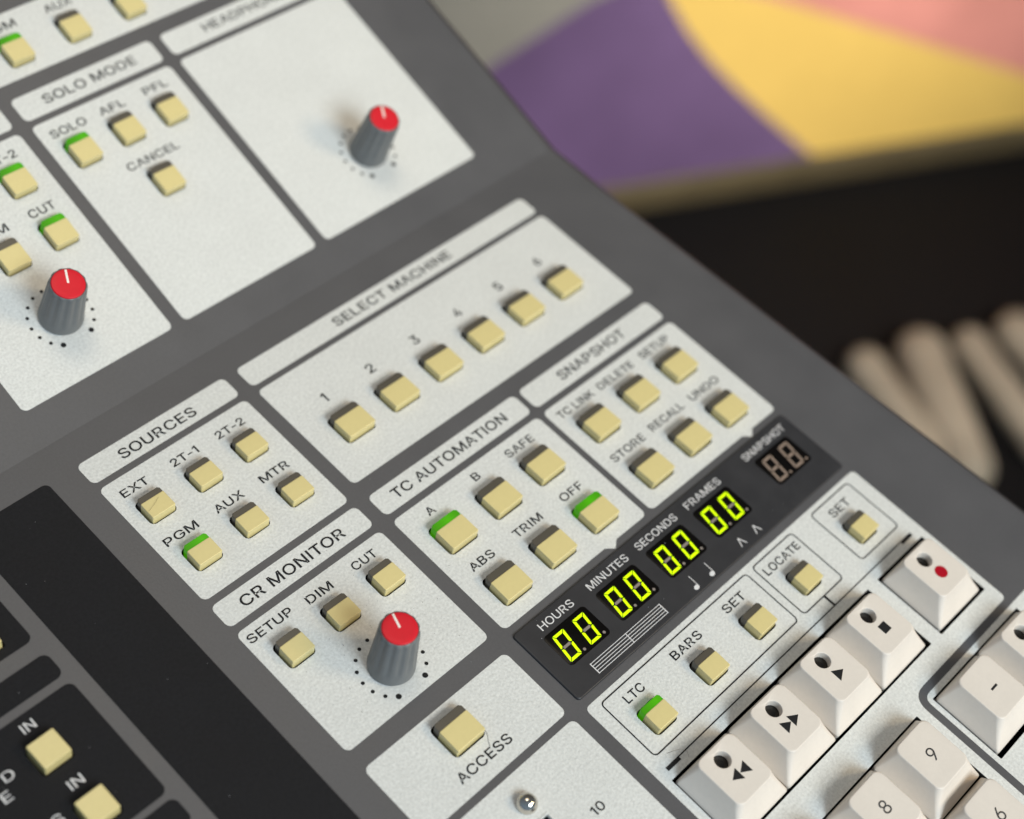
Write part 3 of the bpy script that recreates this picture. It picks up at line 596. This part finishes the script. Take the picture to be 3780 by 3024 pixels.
lettering([('TC LINK', 23.62, 26.66, -12.42, LB), ('DELETE', 27.18, 30.32, -12.41, LB), ('SETUP', 31.1, 33.75, -12.38, LB),
           ('STORE', 23.84, 26.68, -16.58, LB), ('RECALL', 27.38, 30.38, -16.50, LB), ('UNDO', 31.12, 33.77, -16.52, LB)], p_snap)
lettering([('SETUP', 0.26, 3.11, -12.33, LB), ('DIM', 4.06, 5.74, -12.48, LB), ('CUT', 7.26, 8.89, -12.47, LB)], p_cr)
lettering([('ACCESS', 3.14, 6.80, -24.88, 0.56)], p_acc)
lettering([('10', 7.01, 7.80, -30.45, 0.50)], p_fad)
lettering([('LTC', 12.87, 14.27, -27.45, LB), ('BARS', 16.74, 19.09, -27.43, LB), ('SET', 21.20, 22.95, -27.45, LB),
           ('LOCATE', 25.01, 28.08, -27.43, LB), ('SET', 31.26, 33.04, -27.49, LB)], p_key)
lw = 0.075
frames = [outline(11.68, -30.36, 24.12, -26.41, lw, 0.30), outline(24.62, -30.36, 28.43, -26.41, lw, 0.30),
          outline(30.24, -30.38, 34.05, -26.41, lw, 0.30),
          [[(11.65, -31.31), (12.66, -31.31), (12.66, -31.15), (33.12, -31.15), (33.12, -31.31), (34.14, -31.31), (34.14, -31.08), (11.65, -31.08)]],
          [[(26.44, -31.078), (26.44, -30.362), (26.60, -30.362), (26.60, -31.078)]]]
lettering([], p_key, extra=frames, name='printed_frame', z=0.03)
# raised section
lettering([('SOLO MODE', 12.41, 19.10, 18.32, 0.64)], h_solo)
lettering([('HEADPHONES', 24.46, 31.74, 18.36, 0.64)], h_head)
lettering([('SOLO', 11.33, 13.79, 16.06, 0.56), ('AFL', 14.80, 16.62, 16.10, 0.54), ('PFL', 18.08, 19.84, 16.12, 0.54),
           ('CANCEL', 13.93, 17.66, 12.06, 0.54)], p_solo)
lettering([('2T-2', 6.95, 8.88, 16.05, 0.54), ('2T-1', 3.75, 5.55, 16.05, 0.54), ('CUT', 7.08, 8.79, 12.12, 0.56), ('DIM', 3.80, 5.62, 12.12, 0.54)], p_2t)
lettering([('PGM', 11.95, 14.22, 23.86, 0.56), ('AUX', 16.30, 18.25, 23.84, 0.56)], p_top)
# dark panels
lettering([('IN', -10.97, -10.27, -9.23, 0.56), ('IN', -10.99, -10.23, -12.97, 0.56),
           ('D', -13.02, -12.46, -10.72, 0.56), ('E', -13.62, -13.16, -11.55, 0.56), ('S', -12.60, -12.06, -13.98, 0.56)], d_c, M_WINK)


def ring_dots(cu, cv, r):
    lp = []
    for k in range(15):
        a = R(-120.6 - k * 21.35)
        big = k in (0, 14)
        lp.append([circ(cu + r * math.cos(a), cv + r * math.sin(a), 0.155 if big else 0.105, 18)])
    return lp


KN = [(p_cr, LOW, 4.94, -17.76, 72), (p_2t, UP, 4.82, 6.13, 65), (p_head, UP, 28.18, 6.08, 62)]
for p, m, cu, cv, ang in KN:
    lettering([], p, extra=ring_dots(cu, cv, 1.83), name='scale_dots')


# -------- push buttons: cream cap with a smoked or lit lens along its upper edge
def cap_mesh(kind):
    w, h, ln = DIMS[kind]
    bm = bmesh.new()
    add_block(bm, 0, -h, w, 0, -0.7, 0.56, r=0.075, bev=0.045, taper=0.010, steps=4, n=4)
    if kind == 'P':
        pass
    return finish(bm, 'push_button', M_CREAM, sharp=50)


def lens_mesh(kind, mat):
    w, h, ln = DIMS[kind]
    bm = bmesh.new()
    # wedge: level beside the cap, chamfered at its two outer corners
    c = 0.15 if kind != 'S' else 0.12
    def prof(d, z):
        return [(0.02 + d, -0.05, z), (w - 0.02 - d, -0.05, z), (w - 0.02 - d, ln - c, z), (w - 0.02 - c, ln - d, z), (0.02 + c, ln - d, z), (0.02 + d, ln - c, z)]
    rings = [prof(0, -0.7), prof(0, 0.475), prof(0.012, 0.512), prof(0.04, 0.53)]
    add_loft(bm, rings, cap0=True, cap1=True)
    return finish(bm, 'indicator_lens', mat, sharp=25)


CAPS = {k: cap_mesh(k) for k in DIMS}
LENS = {(k, lit): lens_mesh(k, M_LIT if lit else M_LENS) for k in 'LSM' for lit in (0, 1)}
for lst, m in ((BTN_LOW, LOW), (BTN_UP, UP)):
    for kind, u, v, lit, word in lst:
        jig = Matrix.Rotation(R(random.uniform(-1.1, 1.1)), 4, 'Z')
        dz = random.uniform(-0.03, 0.03)
        o = link('push_button', CAPS[kind], console, m @ Matrix.Translation((u * S, v * S, dz * S)) @ jig)
        if kind != 'P':
            l = link('indicator_lens', LENS[(kind, lit)], o, Matrix.Identity(4))
        if lit:
            o['label'] = 'cream push button with its lens lit green, marked ' + word


# -------- rotary knobs
def knob_mesh():
    n = 128
    bm = bmesh.new()
    NF = 13

    def kr(rad, z, fl):
        out = []
        for i in range(n):
            a = 2 * math.pi * i / n
            g = (0.5 + 0.5 * math.cos(NF * a)) ** 1.5
            out.append(((rad - fl * g) * math.cos(a), (rad - fl * g) * math.sin(a), z))
        return out
    rings = [kr(0.8, -0.2, 0), kr(0.8, 0.08, 0), kr(1.22, 0.085, 0), kr(1.27, 0.12, 0), kr(1.275, 0.18, 0), kr(1.255, 0.42, 0.0)]
    for k in range(15):
        t = k / 14
        z = 0.55 + t * 2.95
        rings.append(kr(1.245 - 0.175 * t, z, 0.065 * min(1, max(0.0, (z - 0.6) / 0.7))))
    rings += [kr(1.062, 3.60, 0.06), kr(1.035, 3.70, 0.045), kr(0.99, 3.765, 0.02), kr(0.955, 3.785, 0), kr(0.935, 3.76, 0), kr(0.93, 3.66, 0)]
    add_loft(bm, rings, cap0=True, cap1=True)
    return finish(bm, 'rotary_knob', M_KNOB, sharp=38)


def disc_mesh():
    bm = bmesh.new()
    n = 64
    k = lambda r, z: [(r * math.cos(2 * math.pi * i / n), r * math.sin(2 * math.pi * i / n), z) for i in range(n)]
    add_loft(bm, [k(0.925, 3.67), k(0.925, 3.775), k(0.91, 3.805), k(0.87, 3.822), k(0.6, 3.832), k(0.25, 3.836)], cap0=True, cap1=True)
    return finish(bm, 'knob_cap', M_RED, sharp=50)


def pointer_mesh():
    bm = bmesh.new()
    add_block(bm, 0.02, -0.062, 0.86, 0.062, 3.80, 3.845, r=0.03, bev=0.012)
    return finish(bm, 'pointer_line', M_LINE)


KM, DM, PM = knob_mesh(), disc_mesh(), pointer_mesh()
for p, m, cu, cv, ang in KN:
    k = link('rotary_knob', KM, console, m @ Matrix.Translation((cu * S, cv * S, 0)) @ Matrix.Rotation(R(ang), 4, 'Z'))
    link('knob_cap', DM, k, Matrix.Identity(4))
    link('pointer_line', PM, k, Matrix.Identity(4))

# -------- time code display
bm = bmesh.new()
add_block(bm, 10.93, -25.60, 34.80, -20.66, -0.15, 0.13, r=0.22, bev=0.09, steps=4, n=6)
strip = link('display_strip', finish(bm, 'display_strip', M_BEZEL), console, LOW)
ZB = 0.136
WIN = [(12.05, 'HOURS', 12.41, 14.96, 1), (16.20, 'MINUTES', 16.27, 19.48, 1), (20.40, 'SECONDS', 20.33, 23.76, 1),
       (24.60, 'FRAMES', 24.69, 27.78, 1), (30.45, 'SNAPSHOT', 30.14, 34.08, 0)]
lettering([(w[1], w[2], w[3], -21.56, 0.48) for w in WIN], strip, M_WINK, z=ZB)


def seg_polys():
    """seven slanted segments of one digit, local frame: origin at the lower left, 0.86 wide, 1.68 high"""
    W, H, t, g = 0.86, 1.68, 0.165, 0.032
    sl = lambda x, y: (x + 0.155 * y, y)
    mid = H / 2
    P = {}
    P['a'] = [(g, H), (W - g, H), (W - t - g, H - t), (t + g, H - t)]
    P['d'] = [(t + g, t), (W - t - g, t), (W - g, 0), (g, 0)]
    P['f'] = [(0, H - g), (t, H - t - g), (t, mid + t * 0.5 + g), (t * 0.5, mid + g), (0, mid + g)]
    P['e'] = [(0, mid - g), (t * 0.5, mid - g), (t, mid - t * 0.5 - g), (t, t + g), (0, g)]
    P['b'] = [(W, H - g), (W, mid + g), (W - t * 0.5, mid + g), (W - t, mid + t * 0.5 + g), (W - t, H - t - g)]
    P['c'] = [(W, mid - g), (W, g), (W - t, t + g), (W - t, mid - t * 0.5 - g), (W - t * 0.5, mid - g)]
    P['g'] = [(t * 0.7 + g, mid), (t + g, mid + t * 0.5), (W - t - g, mid + t * 0.5), (W - t * 0.7 - g, mid), (W - t - g, mid - t * 0.5), (t + g, mid - t * 0.5)]
    return {k: [sl(*p) for p in v] for k, v in P.items()}


def digit_mesh(lit):
    bm = bmesh.new()
    for k, poly in seg_polys().items():
        add_sheet(bm, [poly], 0, 0 if (lit and k != 'g') else 1)
    add_sheet(bm, [circ(1.125, 0.075, 0.088, 16)], 0, 1)
    for f in bm.faces:
        f.normal_update()
        if f.normal.z < 0:
            f.normal_flip()
    me = bpy.data.meshes.new('digit')
    bm.to_mesh(me); bm.free()
    me.materials.append(M_SEG); me.materials.append(M_DIM if lit else M_DIM2)
    return me


DG = {1: digit_mesh(1), 0: digit_mesh(0)}
bmw = bmesh.new()
add_block(bmw, 0, -2.16, 3.22, 0, -0.05, 0.012, r=0.26, bev=0.008, n=6)
WM = finish(bmw, 'digit_window', M_GLASS)
for u, word, a, b, lit in WIN:
    link('digit_window', WM, strip, Matrix.Translation((u * S, -21.85 * S, ZB * S)))
    for k, du in enumerate((0.18, 1.76)):
        link('digit', DG[lit], strip, Matrix.Translation(((u + du) * S, (-21.85 - 1.97) * S, (ZB + 0.022) * S)))
# staff, notes and beat marks printed on the strip
ext = []
u0, u1, vt, vb = 12.94, 18.60, -24.56, -25.22
for k in range(5):
    v = vt + (vb - vt) * k / 4
    ext.append([[(u0, v - 0.019), (u1, v - 0.019), (u1, v + 0.019), (u0, v + 0.019)]])
lettering([], strip, M_WINK, z=ZB, extra=ext, name='printed_staff')
lettering([], strip, M_WINK, z=ZB + 0.006, name='printed_staff', extra=[
    [[(u0 - 0.03, vb - 0.03), (u0 + 0.03, vb - 0.03), (u0 + 0.03, vt + 0.03), (u0 - 0.03, vt + 0.03)]],
    [[(u1 - 0.03, vb - 0.03), (u1 + 0.03, vb - 0.03), (u1 + 0.03, vt + 0.03), (u1 - 0.03, vt + 0.03)]],
    [[(15.74, vb - 0.03), (15.79, vb - 0.03), (15.79, vt + 0.03), (15.74, vt + 0.03)]]])
ext = []
for u in (22.66, 21.28):
    head = [(u - 0.17 + 0.19 * math.cos(t) * 0.95 - 0.05 * math.sin(t), -25.22 + 0.135 * math.sin(t) + 0.05 * math.cos(t)) for t in [2 * math.pi * i / 20 for i in range(20)]]
    ext.append([head])
    ext.append([[(u - 0.03, -25.16), (u + 0.015, -25.16), (u + 0.015, -24.46), (u - 0.03, -24.46)]])
for u in (26.88, 25.48):
    ext.append([[(u - 0.26, -25.21), (u - 0.20, -25.21), (u, -24.77), (u + 0.20, -25.21), (u + 0.26, -25.21), (u + 0.03, -24.66), (u - 0.03, -24.66)]])
for k, lp in enumerate(ext):
    pass
lettering([], strip, M_WINK, z=ZB, extra=[e for i, e in enumerate(ext) if i not in (1, 3)], name='printed_note')
lettering([], strip, M_WINK, z=ZB + 0.004, extra=[ext[1], ext[3]], name='printed_note')


# -------- key caps
def key_mesh(hole):
    bm = bmesh.new()
    ZT = 1.50
    base = (-2.10, -2.11, 2.10, 2.11)
    top = (-1.43, -1.20, 1.43, 1.92)
    rings = []
    N = 6
    rings.append(ring(*base, 0.16, -0.75, N)); rings.append(ring(*base, 0.16, -0.02, N))
    for k in range(9):
        t = k / 8
        e = t + 0.05 * math.sin(math.pi * t)          # slightly hollow sides
        q = [base[i] + (top[i] - base[i]) * e for i in range(4)]
        rings.append(ring(*q, 0.16 + 0.24 * t, 0.0 + (ZT - 0.12) * t, N))
    for k in range(1, 5):
        a = math.pi / 2 * k / 4
        d = 0.09 * (1 - math.cos(a))
        rings.append(ring(top[0] + d, top[1] + d, top[2] - d, top[3] - d, 0.42, ZT - 0.12 + 0.12 * math.sin(a), N))
    add_loft(bm, rings, cap0=False, cap1=False)
    last = rings[-1]
    loops = [[(p[0], p[1]) for p in last]]
    hc = (-0.12, 1.10)
    if hole:
        loops.append(circ(hc[0], hc[1], 0.50, 32))
    add_sheet(bm, loops, ZT)
    if hole:
        rim = [circ(hc[0], hc[1], r, 32) for r in (0.50, 0.455, 0.44)]
        add_loft(bm, [[(p[0], p[1], z) for p in lp] for lp, z in zip(rim, (ZT, ZT - 0.05, ZT - 0.50))], cap1=False)
    bmesh.ops.remove_doubles(bm, verts=bm.verts[:], dist=1e-6)
    return finish(bm, 'key_cap', M_KEY, sharp=50)


def cup_mesh():
    bm = bmesh.new()
    lp = [[(p[0], p[1], z) for p in circ(-0.12, 1.10, r, 32)] for r, z in ((0.46, 0.95), (0.46, 1.03), (0.30, 1.07), (0.12, 1.08))]
    add_loft(bm, lp, cap0=True, cap1=True)
    return finish(bm, 'status_lamp', M_CUP, sharp=60)


KEYH, KEYP, CUP = key_mesh(True), key_mesh(False), cup_mesh()
ZK = 1.506


def legend(parent, texts=(), loops=(), mat=M_INK):
    lettering(list(texts), parent, mat, z=ZK, extra=[[l] for l in loops], name='legend')


def key(u, v, hole, label=None):
    o = link('key_cap', KEYH if hole else KEYP, console,
             LOW @ Matrix.Translation((u * S, v * S, random.uniform(-0.03, 0.03) * S)) @ Matrix.Rotation(R(random.uniform(-0.5, 0.5)), 4, 'Z'), label)
    if hole:
        link('status_lamp', CUP, o, Matrix.Identity(4))
    return o


TV = -34.02
tri = lambda cx, cy, w, h: [(cx - w / 2, cy - h / 2), (cx + w / 2, cy), (cx - w / 2, cy + h / 2)]
LV = 0.04
kk = key(32.17, TV, True, 'record key with a red dot')
legend(kk, loops=[circ(-0.02, LV - 0.06, 0.39, 32)], mat=M_RED2)
kk = key(26.52, TV, True)
legend(kk, loops=[[(-0.31, LV - 0.30), (0.27, LV - 0.30), (0.27, LV + 0.28), (-0.31, LV + 0.28)]])
kk = key(22.20, TV, True)
legend(kk, loops=[tri(0.02, LV, 0.66, 0.74)])
kk = key(17.88, TV, True)
legend(kk, loops=[tri(-0.28, LV, 0.60, 0.72), tri(0.34, LV, 0.60, 0.72)])
kk = key(13.58, TV, True)
legend(kk, loops=[[(0.0, LV + 0.36), (-0.60, LV), (0.0, LV - 0.36)], [(0.63, LV + 0.36), (0.03, LV), (0.63, LV - 0.36)]])
NV = -40.52
for r_ in range(3):
    for c_ in range(3):
        d = 7 + c_ - 3 * r_
        kk = key(13.6 + 4.34 * c_, NV - 4.32 * r_, False)
        legend(kk, texts=[(str(d), -0.27, 0.25, 0.0, 0.74)], mat=M_GINK)
kk = key(28.32, NV, False)
legend(kk, loops=[[(-0.27, 0.22), (0.27, 0.22), (0.27, 0.35), (-0.27, 0.35)]])
kk = key(32.66, NV, True)

# -------- dome screw and fader slot
bm = bmesh.new()
n = 40
lp = []
for k in range(12):
    a = math.pi / 2 * k / 12
    lp.append([(0.56 * math.cos(a) * math.cos(2 * math.pi * i / n), 0.56 * math.cos(a) * math.sin(2 * math.pi * i / n), 0.08 + 0.60 * math.sin(a)) for i in range(n)])
lp.insert(0, [(p[0] * 0.9, p[1] * 0.9, -0.1) for p in lp[0]])
add_loft(bm, lp, cap0=True, cap1=True)
link('dome_screw', finish(bm, 'dome_screw', M_CHROME, sharp=50), console, LOW @ Matrix.Translation((4.83 * S, -27.70 * S, 0)))
bm = bmesh.new()
add_block(bm, 4.30, -50.2, 5.39, -28.60, -0.9, -0.42, r=0.05, bev=0.02)
link('fader_slot', finish(bm, 'fader_slot', M_SLOT), console, LOW)
# pale rim moulded round the slot
bm = bmesh.new()
o_, i_ = rr(4.33, -50.1, 5.36, -28.63, 0.06, 2), rr(4.43, -49.99, 5.26, -28.73, 0.04, 2)
add_loft(bm, [[(p[0], p[1], 0.016) for p in o_], [(p[0], p[1], 0.05) for p in o_], [(p[0], p[1], 0.05) for p in i_], [(p[0], p[1], -0.2) for p in i_]], cap1=False)
link('slot_rim', finish(bm, 'slot_rim', M_WHITE), console, LOW)

# -------- dust specks and two stray hairs lying on the surfaces
bm = bmesh.new()


def speck(u, v, z, r):
    n = 5
    a0 = random.random() * 6
    el = random.uniform(1, 2.2)
    an = random.random() * 3
    pr = []
    for i in range(n):
        a = a0 + 2 * math.pi * i / n
        x, y = r * el * math.cos(a), r * math.sin(a)
        pr.append((u + x * math.cos(an) - y * math.sin(an), v + x * math.sin(an) + y * math.cos(an)))
    add_loft(bm, [[(p[0], p[1], z) for p in pr], [((p[0] + u) / 2, (p[1] + v) / 2, z + r) for p in pr]], cap0=True, cap1=True)


for _ in range(9):
    speck(random.uniform(-6.6, -2.0), random.uniform(-24, 1.5), 0.018, random.choice((0.008, 0.011, 0.014, 0.022)))
for _ in range(8):
    speck(random.uniform(-14, -7.8), random.uniform(-17, -1), 0.018, random.choice((0.008, 0.010, 0.014)))
for _ in range(22):
    speck(random.uniform(11.1, 34.6), random.uniform(-25.4, -20.8), 0.15, random.choice((0.008, 0.011, 0.016, 0.02)))
for _ in range(40):
    speck(random.uniform(-1.6, 39.0), random.uniform(-30, 3), 0.026, random.choice((0.007, 0.010, 0.014)))
dust = link('dust', finish(bm, 'dust', M_DUST, smooth=False), console, LOW)
dust['kind'] = 'stuff'
bm = bmesh.new()
for _ in range(150):
    speck(random.gauss(6.0, 3.0) if random.random() < 0.7 else random.uniform(0, 24), random.gauss(-15.5, 3.0), 0.02, random.choice((0.007, 0.009, 0.012, 0.016)))
for _ in range(70):
    speck(random.uniform(11, 34.5), random.uniform(-31, -26.5), 0.02, random.choice((0.006, 0.008, 0.010)))
grime = link('grime', finish(bm, 'grime', M_GRIME, smooth=False), console, LOW)
grime['kind'] = 'stuff'


def hair(pts, rad):
    bm = bmesh.new()
    P = [Vector(p) for p in pts]
    fine = []
    for i in range(len(P) - 1):
        p0, p1, p2, p3 = P[max(i - 1, 0)], P[i], P[i + 1], P[min(i + 2, len(P) - 1)]
        for k in range(8):
            t = k / 8
            fine.append(0.5 * ((2 * p1) + (p2 - p0) * t + (2 * p0 - 5 * p1 + 4 * p2 - p3) * t * t + (3 * p1 - p0 - 3 * p2 + p3) * t ** 3))
    fine.append(P[-1])
    rings = []
    for i, q in enumerate(fine):
        d = (fine[min(i + 1, len(fine) - 1)] - fine[max(i - 1, 0)]).normalized()
        s = d.cross(Vector((0, 0, 1))).normalized(); w = s.cross(d)
        rings.append([tuple(q + (s * math.cos(a) + w * math.sin(a)) * rad) for a in [2 * math.pi * j / 6 for j in range(6)]])
    add_loft(bm, rings, cap0=True, cap1=True)
    return link('stray_hair', finish(bm, 'stray_hair', M_HAIR), console, LOW)


hair([(5.93, -23.0, 0.30), (6.02, -23.45, 0.10), (6.0, -23.75, 0.03), (5.78, -24.05, 0.025), (5.62, -24.35, 0.025)], 0.010)
hair([(12.3, -30.6, 0.03), (12.9, -30.85, 0.04), (13.2, -31.2, 0.03), (13.05, -31.5, 0.03)], 0.005)
hair([(1.0, -3.0, 0.575), (1.45, -2.85, 0.585), (1.95, -2.60, 0.58)], 0.0045)

# ------------------------------------------------------------------ painted board standing on the floor well behind the console
BO = Vector((225.37, 105.60, -192.0)) * S
BX = Vector((0.91251938, -0.40903347, 0))
bmat = Matrix.Identity(4)
bn = BX.cross(Vector((0, 0, 1)))
for i in range(3):
    bmat[i][0] = BX[i]; bmat[i][1] = (0, 0, 1)[i]; bmat[i][2] = bn[i]
bmat.translation = BO
board = bpy.data.objects.new('painted_board', None)
COL.objects.link(board); board.matrix_world = bmat
board['label'] = 'upright board painted in large purple, yellow, pink and grey areas, blurred behind the console'
board['category'] = 'painted board'
XL, XR, YB, YT = -150.0, 250.0, 0.0, 190.0
py_ = [(59.2, YB), (58.6, 0.5), (38.3, 17.8), (24.5, 30.2), (14.9, 39.5), (6.5, 48.8), (-0.4, 57.9), (-6.0, 66.0)]
yp_ = [(175.0, YB), (119.4, 19.3), (67.9, 39.5), (29.2, 54.4), (-6.0, 66.0)]
gp_ = [(-95.0, YB), (-53.1, 33.2), (-41.0, 44.7), (-20.6, 59.5), (-6.0, 66.0)]
bm = bmesh.new()
purple = py_ + gp_[-2::-1]
grey = gp_ + [(-80.0, YT), (XL, YT), (XL, YB)]
yellow = [py_[0]] + yp_ + py_[-2:0:-1]
pink = [yp_[0], (XR, YB), (XR, YT), (-80.0, YT), (-6.0, 66.0)] + yp_[-2:0:-1]
for i, poly in enumerate((purple, grey, yellow, pink)):
    add_sheet(bm, [poly], 0.0, i)
for f in bm.faces:
    f.normal_update()
    if f.normal.z < 0:
        f.normal_flip()
# thickness
c8 = [(XL, YB), (XR, YB), (XR, YT), (XL, YT)]
fv = [bm.verts.new((p[0] * S, p[1] * S, -0.01 * S)) for p in c8]
bv = [bm.verts.new((p[0] * S, p[1] * S, -7 * S)) for p in c8]
for i in range(4):
    f = bm.faces.new((fv[i], bv[i], bv[(i + 1) % 4], fv[(i + 1) % 4])); f.material_index = 1
f = bm.faces.new(bv[::-1]); f.material_index = 1
me = bpy.data.meshes.new('canvas'); bm.to_mesh(me); bm.free()
for m in (M_PURPLE, M_STONE, M_YELLOW, M_PINK):
    me.materials.append(m)
link('canvas', me, board, Matrix.Identity(4))
bm = bmesh.new()
add_block(bm, XL - 1, DESK_Z + 192.0, XR + 1, -0.02, -8, 1.6, r=1.2, bev=1.5, steps=6)
link('bottom_rail', finish(bm, 'bottom_rail', M_FRAME), board, Matrix.Identity(4))

# ------------------------------------------------------------------ beige rounded bars lying on the floor
BARS = [((236.5, 29.1), (226.4, 2.4), 5.0), ((250.4, 22.5), (230.0, -4.7), 6.4), ((265.1, 16.5), (252.6, -13.2), 4.7), ((278.1, 10.9), (271.0, -13.1), 5.6)]
LAB = ['short beige rounded bar nearest the edge of the console, blurred',
       'beige rounded bar second from the edge of the console, blurred',
       'beige rounded bar third from the console edge, beside a dark gap, blurred',
       'beige rounded bar farthest from the console, at the right edge, blurred']
for (a, b, rad), lab in zip(BARS, LAB):
    a = Vector(a); b = Vector(b)
    d = (b - a); ln = d.length
    bm = bmesh.new()
    lp = []
    n = 24
    st = [(-math.cos(math.pi / 2 * k / 8) * rad, math.sin(math.pi / 2 * k / 8) * rad) for k in range(1, 9)]
    for x, r in st:
        lp.append([(x, r * math.cos(2 * math.pi * i / n), r * 0.9 * math.sin(2 * math.pi * i / n)) for i in range(n)])
    for x, r in [(s[0], s[1]) for s in st[::-1]]:
        lp.append([(ln - x, r * math.cos(2 * math.pi * i / n), r * 0.9 * math.sin(2 * math.pi * i / n)) for i in range(n)])
    add_loft(bm, lp, cap0=True, cap1=True)
    o = link('rounded_bar', finish(bm, 'rounded_bar', M_BAR, sharp=60))
    o.location = (a.x * S, a.y * S, (DESK_Z + rad * 0.9) * S)
    o.rotation_euler = (0, 0, math.atan2(d.y, d.x))
    o['label'] = lab; o['category'] = 'bar'; o['group'] = 'beige rounded bars beside the console'
